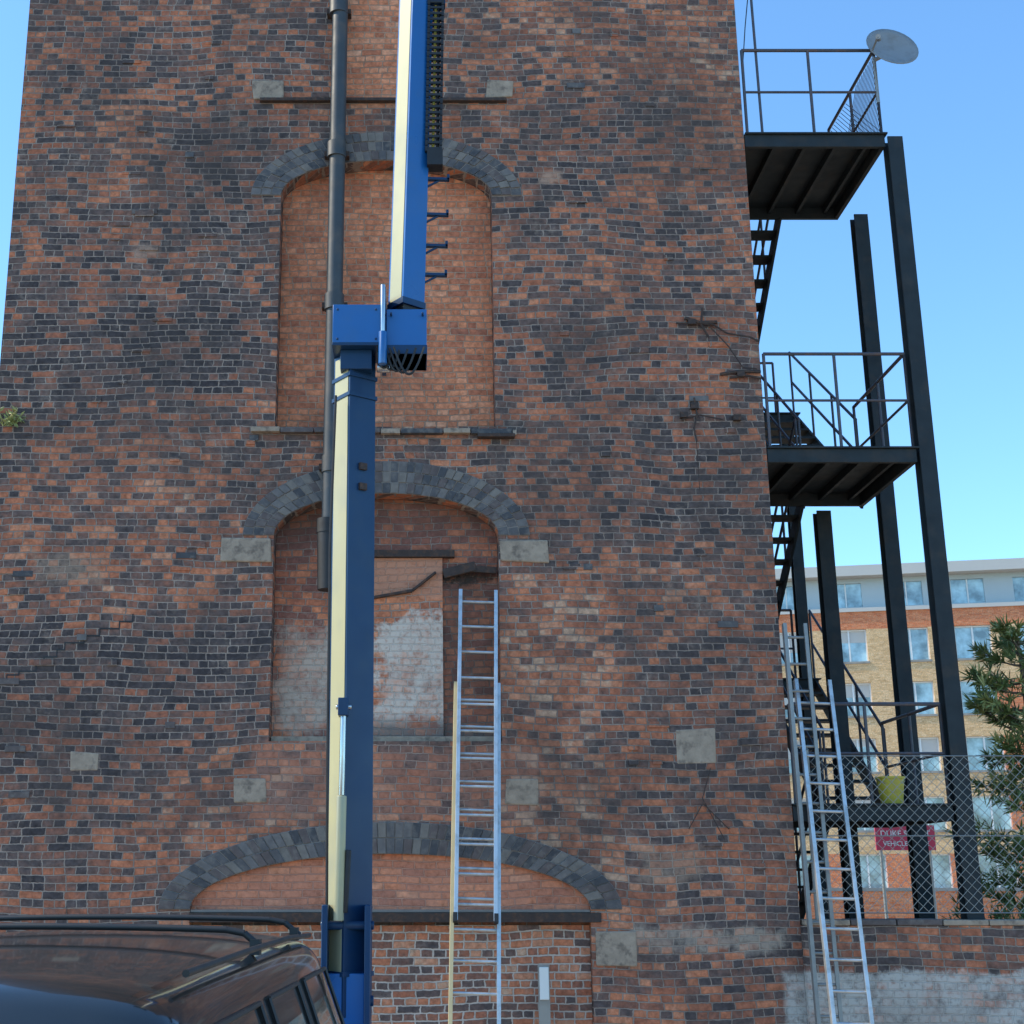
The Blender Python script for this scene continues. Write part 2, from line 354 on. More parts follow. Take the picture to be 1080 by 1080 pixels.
cab([(3.3,8.1),(3.5,7.85),(3.65,7.6),(3.8,7.58)],0.007)
cab([(3.4,7.52),(3.6,7.55),(3.84,7.55)],0.018);cab([(3.5,7.48),(3.7,7.5),(3.84,7.47)],0.012)
cab([(3.1,7.25),(3.12,7.05),(3.08,6.9),(3.1,6.75)],0.010);cab([(2.95,7.0),(3.15,7.05),(3.4,7.0)],0.008)
cab([(3.1,6.75),(3.1,6.2)],0.004);cab([(3.05,3.3),(2.95,3.0),(3.15,2.6)],0.005)
cab([(2.8,2.7),(2.95,2.95),(3.2,2.7)],0.005)
for (x,z) in ((3.12,8.13),(3.1,7.15),(3.55,7.02),(2.98,7.05),(3.62,7.52)):
    c.box(x-.04,x+.04,YF-0.06,YF+0.01,z-.03,z+.03,M_iron)
c.obj("wall_cables",tower)
c=MB(); x,z=-4.35,4.02
while x<-2.85:
    nx=x+random.uniform(.06,.16); nz=z+random.choice([0,.037,.074,.074]); 
    c.box(x,nx,YF-.004,YF+.01,z-.006,z+.010,M_black); c.box(nx-.012,nx,YF-.0045,YF+.01,z-.006,nz+.01,M_black); x,z=nx,nz
c.obj("settlement_crack",tower)
aw=MB(); aw.box(-14,-4.453,YF+0.03,18,-0.3,6.6,M_wall); aw.box(-14,-4.46,YF-0.02,18.04,6.603,6.68,M_stone); aw.obj("adjoining_wall",tower)
lb=MB(); lb.box(1.26,1.37,13.9,13.95,0,1.42,M_conc); lb.box(1.27,1.36,13.885,13.899,1.1,1.4,M_white); lb.obj("marker_post",None,0.008)

# ---------------------------------------------------------------- drainpipe
dp=MB(); xp=-0.80;yp=13.83
dp.cyl((xp+0.04,yp,17),(xp-0.01,yp,5.75),0.09,M_pipe,n=20)
for z in (12.0,10.15,8.3,6.45): 
    dp.cyl((xp,yp,z-0.09),(xp,yp,z+0.09),0.108,M_pipe,n=20)
    dp.box(xp-.14,xp+.14,yp+0.06,YF,z-.03,z+.03,M_iron)
dp.cyl((xp-.03,yp,5.85),(xp-.03,yp,5.7),0.12,M_black,n=20)
dp.cyl((xp-.03,yp,5.72),(xp-.02,yp,5.1),0.115,M_black,0.11,n=20)
dp.obj("drainpipe",None,0,40)

# ---------------------------------------------------------------- ladders
def ladder(name,b,t,w0,w1,split=None,mat=M_alu,left=None,rung=0.28):
    root=empty(name,b)
    b=Vector(b);t=Vector(t);ax=(t-b);L=ax.length;d=ax.normalized()
    side=Vector((1,0,0)); side=(side-d*side.dot(d)).normalized(); nrm=side.cross(d)
    def sec(nm,s0,s1,w,off,lm):
        mb=MB()
        for sgn,mm in ((-1,lm),(1,mat)):
            p0=d*s0+side*sgn*w/2+nrm*off;p1=d*s1+side*sgn*w/2+nrm*off
            mb.beam(p0,p1,0.026,0.065,mm,up=nrm)
            mb.beam(p0+nrm*0.03+side*sgn*(-.006),p1+nrm*0.03+side*sgn*(-.006),0.036,0.007,mm,up=nrm)
        k=s0+0.15
        while k<s1-0.05:
            mb.cyl(d*k-side*w/2+nrm*off,d*k+side*w/2+nrm*off,0.015,mat,n=8); k+=rung
        for s_ in (s0,):
            for sgn in (-1,1): 
                p=d*s_+side*sgn*w/2+nrm*off; mb.beam(p-d*0.01,p+d*0.07,0.04,0.075,M_black,up=nrm)
        mb.obj(nm,root,0.002)
    if split:
        sec("base_section",0,split,w0,0.0,left or mat); sec("sliding_section",L*0.36,L,w1,0.07,mat)
    else: sec("section",0,L,w0,0,left or mat)
    return root
ladder("extension_ladder",(0.56,12.62,0.0),(0.73,13.93,5.08),0.44,0.375,split=4.25,left=M_aluy)
ladder("extension_ladder",(3.97,12.85,0.0),(4.13,13.93,4.18),0.35,0.3)
ladder("extension_ladder",(3.90,13.4,0.0),(3.97,13.86,4.75),0.22,0.2,mat=M_galv)

# ---------------------------------------------------------------- fire escape
fe=empty("fire_escape_stair",(0,0,0))
XL,XR=3.86,5.46
def platform(z,y0=14.0,y1=15.8,x0=XL,x1=XR,th=0.15):
    m=MB()
    m.box(x0,x1,y0,y0+0.05,z-th,z,M_steel);m.box(x0,x1,y1-0.05,y1,z-th,z,M_steel)
    m.box(x1-0.05,x1,y0+0.05,y1-0.05,z-th,z,M_steel);m.box(x0,x0+0.05,y0+0.05,y1-0.05,z-th,z,M_steel)
    m.box(x0-0.0,x1+0.03,y0-0.03,y1+0.02,z+0.002,z+0.022,M_steel)
    k=x0+0.35
    while k<x1-0.1: m.box(k,k+0.04,y0+0.05,y1-0.05,z-th*0.6,z,M_steel);k+=0.35
    m.obj("landing",fe,0.004)
for z in (10.45,6.68,2.93): platform(z)
for z in (8.55,4.8): platform(z,18.25,19.2,3.9,5.5,0.12)
def hcol(x,y,z0,z1,s=0.17):
    m=MB(); m.box(x-s/2,x+s/2,y-s/2,y-s/2+.02,z0,z1,M_steel);m.box(x-s/2,x+s/2,y+s/2-.02,y+s/2,z0,z1,M_steel)
    m.box(x-.012,x+.012,y-s/2+.02,y+s/2-.02,z0,z1,M_steel)
    m.box(x-s*.8,x+s*.8,y-s*.8,y+s*.8,z0,z0+.025,M_steel)
    m.obj("column",fe)
hcol(5.57,14.06,0,10.42);hcol(5.70,15.72,0,10.3);hcol(5.0,15.95,0,6.5);hcol(5.58,19.1,0,8.5,0.15)
def pipe(m,a,b,r=0.017): m.cyl(a,b,r,M_rail,n=8)
def railing(pts,z,h=1.1,mesh=False,knee=0.5):
    m=MB()
    for a,b in zip(pts[:-1],pts[1:]):
        A=Vector((a[0],a[1],z));B=Vector((b[0],b[1],z));L=(B-A).length
        pipe(m,A+Vector((0,0,h)),B+Vector((0,0,h)),0.02)
        pipe(m,A+Vector((0,0,h*knee)),B+Vector((0,0,h*knee)),0.015)
        n=max(1,round(L/0.85))
        for i in range(n+1):
            p=A.lerp(B,i/n); pipe(m,p,p+Vector((0,0,h)),0.018)
        if mesh:
            k=0.0
            while k<L:
                for sg in (1,-1):
                    s0=k; H=h*0.95; e0=(s0,0.03) ; e1=(s0+sg*H,H)
                    if e1[0]>L: fr=(L-s0)/H; e1=(L,H*fr)
                    if e1[0]<0: fr=s0/H; e1=(0,H*fr)
                    if abs(e1[0]-e0[0])<0.02: continue
                    dd=(B-A).normalized()
                    m.cyl(A+dd*e0[0]+Vector((0,0,e0[1])),A+dd*e1[0]+Vector((0,0,e1[1])),0.004,M_rail,n=4)
                k+=0.07
    m.obj("railing",fe)
railing([(3.90,14.03),(5.44,14.03)],10.47,1.1)
railing([(5.44,14.03),(5.44,15.78)],10.47,1.1,mesh=True)
railing([(3.90,14.03),(5.44,14.03),(5.44,15.78)],6.70,1.08)
railing([(3.90,14.03),(5.44,14.03)],2.95,1.0); railing([(5.44,14.03),(5.44,15.78)],2.95,1.0)
railing([(3.95,19.15),(5.45,19.15)],8.57);railing([(3.95,19.15),(5.45,19.15)],4.82)
def flight(x0,x1,ya,za,yb,zb,rails=(0,1)):
    m=MB(); n=max(4,int(abs(zb-za)/0.19))
    for x in (x0,x1): m.beam((x,ya,za-.08),(x,yb,zb-.08),0.03,0.2,M_steel,up=(0,0,1))
    for i in range(1,n):
        t=i/n; y=ya+(yb-ya)*t; z=za+(zb-za)*t
        m.box(x0+.015,x1-.015,y-.12,y+.12,z-.03,z,M_steel)
    for k in rails:
        x=(x0,x1)[k]
        for h in (0.95,0.5): pipe(m,(x,ya,za+h),(x,yb,zb+h),0.018)
        for i in range(4):
            t=i/3; y=ya+(yb-ya)*t; z=za+(zb-za)*t; pipe(m,(x,y,z-.05),(x,y,z+.95),0.016)
    m.obj("stair_flight",fe)
flight(3.98,4.72,15.8,10.45,18.3,8.55);flight(4.76,5.46,15.8,6.68,18.3,8.55)
flight(3.98,4.72,15.8,6.68,18.3,4.8);flight(4.76,5.46,15.8,2.93,18.3,4.8)
flight(3.98,4.72,15.8,2.93,19.6,0.0)
m=MB(); pipe(m,(4.08,14.05,10.45),(4.05,14.05,14.2),0.016); pipe(m,(3.86,14.05,12.5),(4.06,14.05,12.5),0.01)
m.tube([(4.07,14.05,12.6),(3.97,14.05,11.9),(3.9,14.05,11.3)],0.006,M_black)
m.obj("mast",fe)

# satellite dish
sd=empty("satellite_dish",(5.60,13.93,11.50))
m=MB(); nr,ns=6,28; vs=[(0,0,0)];fs=[]
for i in range(1,nr+1):
    r=0.31*i/nr
    for j in range(ns):
        a=2*math.pi*j/ns; vs.append((r*math.cos(a),-0.06*(i/nr)**2,r*math.sin(a)))
for j in range(ns): fs.append((0,1+j,1+(j+1)%ns))
for i in range(nr-1):
    for j in range(ns):
        a=1+i*ns; fs.append((a+j,a+ns+j,a+ns+(j+1)%ns,a+(j+1)%ns))
RM=Matrix.Rotation(R(-10),4,'Y')@Matrix.Rotation(R(10),4,'Z')@Matrix.Rotation(R(-17),4,'X')
m.add([RM@Vector(v) for v in vs],fs,M_dish)
do=m.obj("reflector",sd,0,True); so=do.modifiers.new("s",'SOLIDIFY'); so.thickness=0.008
m=MB()
m.cyl((-0.16,0.10,-0.62),(-0.16,0.10,-0.02),0.02,M_galv);m.cyl((-0.16,0.10,-0.06),(0,0.03,0.0),0.025,M_dish)
tip=RM@Vector((-0.30,-0.26,-0.06)); m.cyl(RM@Vector((-0.28,-0.04,-0.05)),tip,0.012,M_dish); m.cyl(tip,tip+(RM@Vector((0.05,0.06,0.03))),0.03,M_dish)
m.obj("mount_arm",sd)

# bucket
bk=empty("bucket",(4.92,14.18,2.955)); m=MB()
n=24; prof=[(0.105,0),(0.108,0.01),(0.138,0.25),(0.15,0.25),(0.15,0.27),(0.132,0.27),(0.1,0.02)]
vs=[(r*math.cos(2*math.pi*j/n),r*math.sin(2*math.pi*j/n),z) for r,z in prof for j in range(n)]
fs=[(i*n+j,i*n+(j+1)%n,(i+1)*n+(j+1)%n,(i+1)*n+j) for i in range(len(prof)-1) for j in range(n)]+[tuple(range(n))]
m.add(vs,fs,M_yel)
m.tube([(0.14*math.cos(t),-0.02-0.10*math.sin(t),0.25-0.06*math.sin(t)) for t in [math.pi*i/10 for i in range(11)]],0.004,M_galv)
m.obj("bucket_shell",bk,0,40)

# ---------------------------------------------------------------- boundary wall & chain link fence
bw=empty("boundary_wall"); m=MB(); m.box(3.853,30,13.92,14.2,-0.3,1.78,M_bound); m.obj("brickwork",bw)
m=MB(); x=3.87
while x<29: m.box(x,x+0.44,13.9,14.22,1.783,1.84+random.uniform(-.006,.006),M_v[3] if random.random()<.6 else M_stone); x+=0.45
m.obj("coping",bw,0.01)
cf=empty("chain_link_fence"); m=MB()
fy=13.97; z0,z1=1.85,3.42
xs=[4.02,6.6,9.2,11.8,14.4]
for x in xs: m.cyl((x,fy,z0-0.02),(x,fy,z1+0.06),0.028,M_galv,n=10); m.cyl((x,fy,z1+.06),(x,fy,z1+.09),0.034,M_galv,0.01,n=10)
for z in (z0+0.05,(z0+z1)/2,z1): m.cyl((xs[0],fy,z),(xs[-1],fy,z),0.006,M_galv,n=5)
m.obj("posts",cf)
m=MB(); H=z1-z0-0.05; p=0.10; x=xs[0]-H
while x<xs[-1]:
    for sg in (0,1):
        a=[x,z0+0.05];b=[x+H,z1]
        if sg: a[1],b[1]=b[1],a[1]
        if a[0]<xs[0]:
            f=(xs[0]-a[0])/H; a=[xs[0],a[1]+(b[1]-a[1])*f]
        if b[0]>xs[-1]:
            f=(xs[-1]-a[0])/(b[0]-a[0]); b=[xs[-1],a[1]+(b[1]-a[1])*f]
        if b[0]-a[0]>0.02: m.cyl((a[0],fy-0.006*sg,a[1]),(b[0],fy-0.006*sg,b[1]),0.0035,M_galv,n=4,cap=False)
    x+=p
m.obj("mesh",cf)

# ---------------------------------------------------------------- boom lift
bl=empty("boom_lift",(-0.39,9.5,0))
def T(x,y,z): return Matrix.Translation((x,y,z))
m=MB()
def section(m,w,M,z0,z1,body,strip=True,lead=0.022):
    h=w/2
    m.box(-h,h,-h,h,z0,z1,body,M)
    if strip: m.box(-h-0.004,-h-0.001,-h+lead,h-lead,z0+0.03,z1-0.03,M_cream,M)  # sun glare on the left face, painted on as a pale strip
Mx=Matrix.Rotation(R(35),4,'Z')
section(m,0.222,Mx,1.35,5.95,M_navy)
for z in (1.6,5.6,5.75): m.box(-.122,.122,-.122,.122,z,z+0.03,M_navy,Mx)
for z in (5.05,4.9): m.box(-.03,.03,-.135,-.111,z,z+.05,M_iron,Mx)
m.obj("lower_boom",bl,0.01)
m=MB()
m.box(-0.17,-0.13,-0.22,0.2,0.9,2.05,M_navy);m.box(0.11,0.15,-0.22,0.2,0.9,2.05,M_navy)
m.box(-0.13,0.11,-0.14,0.2,0.9,1.62,M_blue)
m.cyl((-0.18,-0.12,1.92),(0.17,-0.12,1.92),0.03,M_navy);m.cyl((-0.18,-0.1,1.45),(0.17,-0.1,1.45),0.035,M_navy)
m.cyl((-0.06,-0.19,1.95),(-0.05,-0.2,2.75),0.035,M_cream);m.cyl((-0.05,-0.2,2.75),(-0.045,-0.2,3.3),0.02,M_chrome)
m.box(-0.08,-0.01,-0.24,-0.1,3.28,3.4,M_navy);m.cyl((-0.095,-.2,3.34),(0.01,-.2,3.34),0.018,M_chrome)
m.cyl((-0.02,-0.19,2.0),(0.0,-0.2,2.4),0.02,M_black)
m.obj("pivot_frame",bl,0.006,40)
m=MB()
m.box(-0.155,0.195,-0.24,0.12,5.955,6.27,M_blue);
m.box(-0.158,0.198,-0.243,0.123,5.95,5.975,M_navy)
m.box(0.235,0.53,-0.2,0.14,5.90,6.25,M_blue);m.box(0.232,0.533,-0.203,0.143,5.90,5.97,M_navy)
m.box(0.20,0.232,-0.22,0.1,5.84,6.42,M_navy)
m.cyl((0.17,-0.12,5.82),(0.26,-0.12,5.82),0.035,M_chrome)
m.cyl((0.21,-0.25,5.95),(0.21,-0.25,6.42),0.018,M_chrome);m.cyl((0.21,-0.25,5.8),(0.21,-0.25,6.05),0.032,M_blue)
m.box(-0.10,0.13,-0.16,0.1,5.8,5.95,M_navy)
for (x,z) in ((-.12,6.23),(.16,6.23),(-.12,6.0),(.16,6.0),(.27,6.2),(.5,6.2)): m.cyl((x,-.247,z),(x,-.19,z),.009,M_navy,n=8)
m.obj("elbow_boxes",bl,0.012,40)
m=MB()
for k in range(5):
    x0=0.17+0.03*k; pts=[(x0+0.1*(i/10)*(1+.3*k),-0.2-.02*k,5.92-(0.13+0.02*k)*math.sin(math.pi*i/10)) for i in range(11)]
    m.tube(pts,0.009,M_black)
m.tube([(-0.13,-0.14,5.6),(-0.155,-0.15,4.5),(-0.15,-0.16,3.0),(-0.14,-0.15,2.0)],0.01,M_black)
m.obj("hoses",bl)
LU=T(0.38,0,6.33)@Matrix.Rotation(R(1.7),4,'Y')
up=LU@Mx
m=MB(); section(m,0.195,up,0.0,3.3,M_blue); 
m.box(-.075,.075,-.075,.075,3.3,5.3,M_cream,up)
m.box(-.085,.085,-.085,.085,-0.12,0.0,M_black,up)
m.box(-.105,.105,-.105,.105,0.0,0.05,M_navy,up);m.box(-.107,.107,-.107,.107,3.2,3.3,M_navy,up)
m.obj("upper_boom",bl,0.008)
m=MB()
for z in (0.28,0.52,0.78,1.08): 
    m.box(0.10,0.30,-0.02,0.02,z,z+0.022,M_navy,LU);m.box(0.28,0.30,-0.02,0.02,z,z+0.05,M_navy,LU);m.beam(LU@Vector((0.12,0,z-.06)),LU@Vector((.22,0,z)),.015,.015,M_navy)
m.obj("hose_brackets",bl,0.003)
m=MB(); LM=T(0.60,-0.02,0)
z=7.62
while z<8.92:
    k=(z-7.62)*0.02-0.01
    m.box(-0.065+k,-0.045+k,-.05,.05,z,z+0.045,M_black,LM);m.box(0.045+k,0.065+k,-.05,.05,z,z+0.045,M_black,LM)
    m.box(-0.045+k,0.045+k,-.055,-.045,z+.01,z+0.03,M_black,LM);m.box(-0.045+k,0.045+k,.045,.055,z+.01,z+0.03,M_black,LM)
    z+=0.052
m.box(-0.06,0.06,-.06,.06,7.5,7.63,M_black,LM);m.box(-0.12,0.09,-.04,.04,8.93,8.98,M_navy,LM)
m.tube([(0.585,-0.03,7.62),(0.60,-0.03,8.3),(0.615,-0.03,8.93)],0.011,M_yel);m.tube([(0.62,-0.03,7.62),(0.64,-0.03,8.93)],0.012,M_black)
m.obj("energy_chain",bl)
m=MB(); bx=0.55; z=11.55
m.box(bx-.6,bx+.6,-.4,.4,z,z+.06,M_navy)
for zz in (z+.55,z+1.1):
    for a,b in (((-.6,-.4),(.6,-.4)),((.6,-.4),(.6,.4)),((.6,.4),(-.6,.4)),((-.6,.4),(-.6,-.4))):
        m.cyl((bx+a[0],a[1],zz),(bx+b[0],b[1],zz),0.02,M_blue,n=8)
for a in ((-.6,-.4),(.6,-.4),(.6,.4),(-.6,.4),(0,-.4),(0,.4)): m.cyl((bx+a[0],a[1],z),(bx+a[0],a[1],z+1.1),0.02,M_blue,n=8)
m.obj("work_basket",bl)
m=MB()
m.box(-.75,.75,-1.0,1.2,.35,.62,M_navy);m.box(-.45,.45,-.55,1.3,.62,.9,M_blue)
m.obj("chassis",bl,0.03)
m=MB()
for sx in (-1,1):
    for sy in (-.75,.95):
        m.cyl((sx*.72,sy,.35),(sx*.98,sy,.35),.35,M_black,n=28);m.cyl((sx*.9,sy,.35),(sx*.99,sy,.35),.17,M_white,n=16)
m.obj("wheels",bl,0.02,40)

# ---------------------------------------------------------------- car
car=empty("parked_car",(-1.26,1.32,0),R(-3.2))
S=[ # y, top, belt, w, wr, zb
(0.00,0.72,0.55,0.70,0.55,0.35),(0.03,0.95,0.78,0.84,0.72,0.30),(0.30,1.08,0.93,0.90,0.80,0.28),(1.02,1.20,1.05,0.94,0.82,0.28),
(1.12,1.23,1.08,0.94,0.82,0.28),(1.66,1.92,1.24,0.95,0.68,0.28),(1.74,1.975,1.26,0.95,0.66,0.28),(1.92,1.998,1.26,0.95,0.66,0.28),
(2.62,2.01,1.27,0.95,0.66,0.28),(2.72,2.01,1.27,0.95,0.66,0.28),(3.36,2.015,1.28,0.95,0.66,0.28),(3.46,2.015,1.28,0.95,0.66,0.28),
(4.14,2.01,1.29,0.94,0.65,0.3),(4.26,1.995,1.29,0.93,0.64,0.3),(4.40,1.955,1.29,0.91,0.62,0.32),(4.50,1.85,1.25,0.88,0.57,0.36)]
def sect(y,top,belt,w_,wr,zb):
    half=[(0,zb),(w_*.88,zb),(w_,zb+.14),(w_*1.005,belt*.72),(w_*.99,belt-.02),(w_*.98,belt+.03 if top-belt>.4 else belt+.01),
          (wr+.055,top-.12),(wr+.042,top-.085),(wr,top-.03),(wr-.10,top),(wr*.5,top+.018),(0,top+.024)]
    pts=[(x,y,z) for x,z in half]; pts+=[(-x,y,z) for x,z in half[-2:0:-1]]
    return pts
m=MB(); secs=[sect(*s) for s in S]; n=len(secs[0])
vs=[p for s_ in secs for p in s_]
body=[];glass=[];screen=[]
for i in range(len(S)-1):
    ya=S[i][0]
    for j in range(n):
        f=(i*n+j,i*n+(j+1)%n,(i+1)*n+(j+1)%n,(i+1)*n+j)
        k=j if j<11 else n-1-j
        if k==5 and ya in (1.92,2.72,3.46): glass.append(f)
        elif ya==1.12 and k in (8,9,10): screen.append(f)
        else: body.append(f)
m.add(vs,body,M_car)
for lst,mt in ((glass,M_cglass),(screen,M_cscreen)):
    k=m.mi(mt)
    for f in lst: m.f.append(list(f)); m.m.append(k)
kk=m.mi(M_car)
for cap in (0,len(S)-1):
    m.f.append([cap*n+j for j in range(n)]); m.m.append(kk)
bo=m.obj("body",car,0,True); ss=bo.modifiers.new("sub",'SUBSURF'); ss.levels=2; ss.render_levels=2
m=MB()
def seal(ya,yb,x_b,z_b,x_t,z_t,sgn):
    P=[(sgn*x_b,ya+.03,z_b),(sgn*x_t,ya+.03,z_t),(sgn*x_t,yb-.03,z_t),(sgn*x_b,yb-.03,z_b)]
    for a,b in zip(P,P[1:]+P[:1]): m.cyl(a,b,0.008,M_carb,n=6)
for sgn in (-1,1):
    for a,b in ((1.92,2.62),(2.72,3.36),(3.46,4.14)): seal(a,b,0.93,1.32,0.722,1.885,sgn)
m.obj("window_seals",car)
m=MB()
for y,zt in ((3.0,2.068),(3.85,2.075)):
    pts=[]
    for i in range(25):
        t=i/24*2-1; pts.append((t*0.66,y,zt-0.012*abs(t)**2-0.05*max(0,abs(t)-0.9)/0.1))
    m.tube(pts,0.010,M_carb,n=10)
    for sg in (-1,1): m.box(sg*.64-.015,sg*.64+.015,y-.02,y+.02,zt-.08,zt-.035,M_carb)
for sg in (-1,1):
    m.tube([(sg*.655,1.95,2.0),(sg*.665,2.7,2.012),(sg*.665,3.5,2.016),(sg*.65,4.2,2.0)],0.009,M_carb,n=8)
m.obj("roof_bars",car,0,60)
m=MB()
m.box(-.86,.86,-.10,.12,.38,.62,M_carb);m.box(-.84,.84,4.42,4.6,.40,.62,M_carb)
m.box(-.42,.42,-.035,0.02,.66,.84,M_carb)
for sg in (-1,1):
    m.box(sg*.66-.15,sg*.66+.15,-.03,.06,.67,.85,M_lamp);m.box(sg*.76-.06,sg*.76+.06,4.44,4.52,.75,1.15,M_red_s)
    m.box(sg*1.05-.1,sg*1.05+.1,1.62,1.74,1.2,1.4,M_carb);m.beam((sg*.9,1.7,1.2),(sg*1.0,1.68,1.26),.05,.05,M_carb)
    m.box(sg*.955-.012,sg*.955+.012,2.45,2.58,1.02,1.05,M_carb);m.box(sg*.955-.012,sg*.955+.012,3.2,3.33,1.02,1.05,M_carb)
m.box(-.52,.52,4.44,4.475,1.3,1.76,M_cglass)
m.obj("trim",car,0.015)
m=MB()
for sg in (-1,1):
    for y in (.85,3.6):
        m.cyl((sg*.72,y,.37),(sg*.96,y,.37),.37,M_carb,n=32);m.cyl((sg*.92,y,.37),(sg*.975,y,.37),.22,M_alu,n=20)
        for k in range(17):
            a=math.pi*k/17;b_=math.pi*(k+1)/17
            m.beam((sg*.955,y+.43*math.cos(a),.37+.43*math.sin(a)),(sg*.955,y+.43*math.cos(b_),.37+.43*math.sin(b_)),.05,.07,M_carb,up=(1,0,0))
m.obj("wheels",car,0.008,40)

# ---------------------------------------------------------------- apartment building
buff=[(0,(0.50,0.30,0.14)),(0.5,(0.70,0.44,0.22)),(1,(0.76,0.53,0.31))]
M_buff=brickmat("buff_brick",buff,(0.55,0.40,0.26),bigamp=0.2,soot=0.03,bond=False,bumpd=0)
orr=[(0,(0.5,0.14,0.06)),(0.5,(0.66,0.21,0.09)),(1,(0.7,0.29,0.14))]
M_or=brickmat("orange_brick",orr,(0.45,0.26,0.18),bigamp=0.2,soot=0.03,bond=False,bumpd=0)
M_panel=plain("pale_cladding",(0.42,0.48,0.50),0.6,0,0.06,0.5,0)
M_corn=plain("cornice_cladding",(0.52,0.49,0.45),0.6,0,0.06,0.5,0)
ab=empty("apartment_building",(20.6,70,0),R(-12))
m=MB(); per=3.0; xs0=-24.0; N=24; ww=1.75
rows=[(1.75,3.5),(4.6,6.25),(7.45,9.15),(10.25,11.95),(13.0,14.7)]
prev=0
x1=xs0+per*N
for i,(a,b) in enumerate(rows):
    m.box(xs0,x1,0,0.35,prev,a,M_or if i==0 else M_buff)
    for k in range(N):
        c0=xs0+k*per
        mt=M_or if (k%5==1 and i<4) or i==0 else M_buff
        m.box(c0,c0+per-ww,0,0.35,a+.001,b-.001,mt)
        gx0,gx1=c0+per-ww,c0+per
        m.box(gx0,gx1,0.2,0.24,a+.001,b-.001,M_bglass)
        m.box(gx0,gx0+.06,.12,.2,a,b,M_white);m.box(gx1-.06,gx1,.12,.2,a,b,M_white);m.box((gx0+gx1)/2-.04,(gx0+gx1)/2+.04,.12,.2,a,b,M_white)
        m.box(gx0+.06,gx1-.06,.13,.2,b-.08,b-.002,M_white);m.box(gx0-.05,gx1+.05,-.06,.12,a-.08,a+.03,M_conc)
        if random.random()<0.4: m.box(gx0+.06,gx1-.06,.185,.199,b-random.uniform(.4,1.1),b-.08,M_corn)
    prev=b
m.box(xs0,x1,0,0.35,14.7,15.6,M_or)
m.box(xs0,x1,-.1,0.35,15.603,15.8,M_corn)
m.box(xs0,x1,.5,.8,15.8,15.95,M_panel)
for k in range(N):
    c0=xs0+k*per; m.box(c0,c0+per-1.6,.5,.8,15.95,17.2,M_panel); m.box(c0+per-1.6,c0+per,.62,.66,15.95,17.2,M_bglass)
    m.box(c0+per-.83,c0+per-.77,.56,.62,15.95,17.2,M_white)
m.box(xs0,x1,.5,.8,17.2,17.45,M_panel)
m.box(xs0,x1,-.3,14,17.453,18.0,M_corn)
m.box(xs0,x1,.9,14,0,17.4,M_buff)
m.obj("facade",ab)
m=MB(); m.box(6,60,44,44.3,0,1.9,M_or); m.box(6,60,43.95,44.35,1.903,2.0,M_conc); m.obj("street_wall")
sg=empty("street_sign",(9.2,26.0,0)); m=MB()
m.box(-.55,.55,-.02,.02,2.75,3.2,M_red_s)
m.cyl((-.45,.05,0),(-.45,.05,3.2),.03,M_galv);m.cyl((.45,.05,0),(.45,.05,3.2),.03,M_galv); m.obj("panel",sg)
for txt,z,s_ in (("DUKE STREET",3.0,0.15),("VEHICLE STORE",2.83,0.12)):
    cu=bpy.data.curves.new("lettering",'FONT'); cu.body=txt; cu.size=s_; cu.align_x='CENTER'; cu.extrude=0.002
    t=bpy.data.objects.new("lettering",cu); scene.collection.objects.link(t); t.parent=sg; t.location=(0,-.026,z); t.rotation_euler=(R(90),0,0); cu.materials.append(M_white)

# ---------------------------------------------------------------- vegetation
def leafmat(name,c1,c2):
    m_,nt,b=newmat(name); v=coords(nt)
    c=mixc(nt,maprange(nt,noise(nt,v,3.5,2),0.35,0.65),c1,c2); nt.links.new(c,b.inputs["Base Color"]); b.inputs["Roughness"].default_value=0.6
    return m_
M_leaf=leafmat("tree_leaves",(0.08,0.12,0.03),(0.18,0.22,0.06))
M_leaf2=leafmat("tree_leaf_tips",(0.24,0.27,0.08),(0.38,0.36,0.14))
M_bark=plain("bark",(0.15,0.105,0.075),0.9,0,0.4,9,0.1)
tree=empty("conifer_tree",(7.30,16.2,0))
tr=MB(); lf=MB(); rnd=random.Random(3)
tr.cyl((0,0,0),(0.03,0,2.4),.09,M_bark,.06,n=10);tr.cyl((0.03,0,2.4),(0.0,0,5.0),.06,M_bark,.015,n=8)
def leaf(p,d,L,W,mt):
    d=d.normalized(); s_=d.cross(Vector((rnd.uniform(-1,1),rnd.uniform(-1,1),rnd.uniform(-1,1)))).normalized()*W
    lf.add([p-s_*.5,p+s_*.5,p+d*L*.6+s_*.6,p+d*L,p+d*L*.6-s_*.6],[(0,1,2,3,4)],mt)
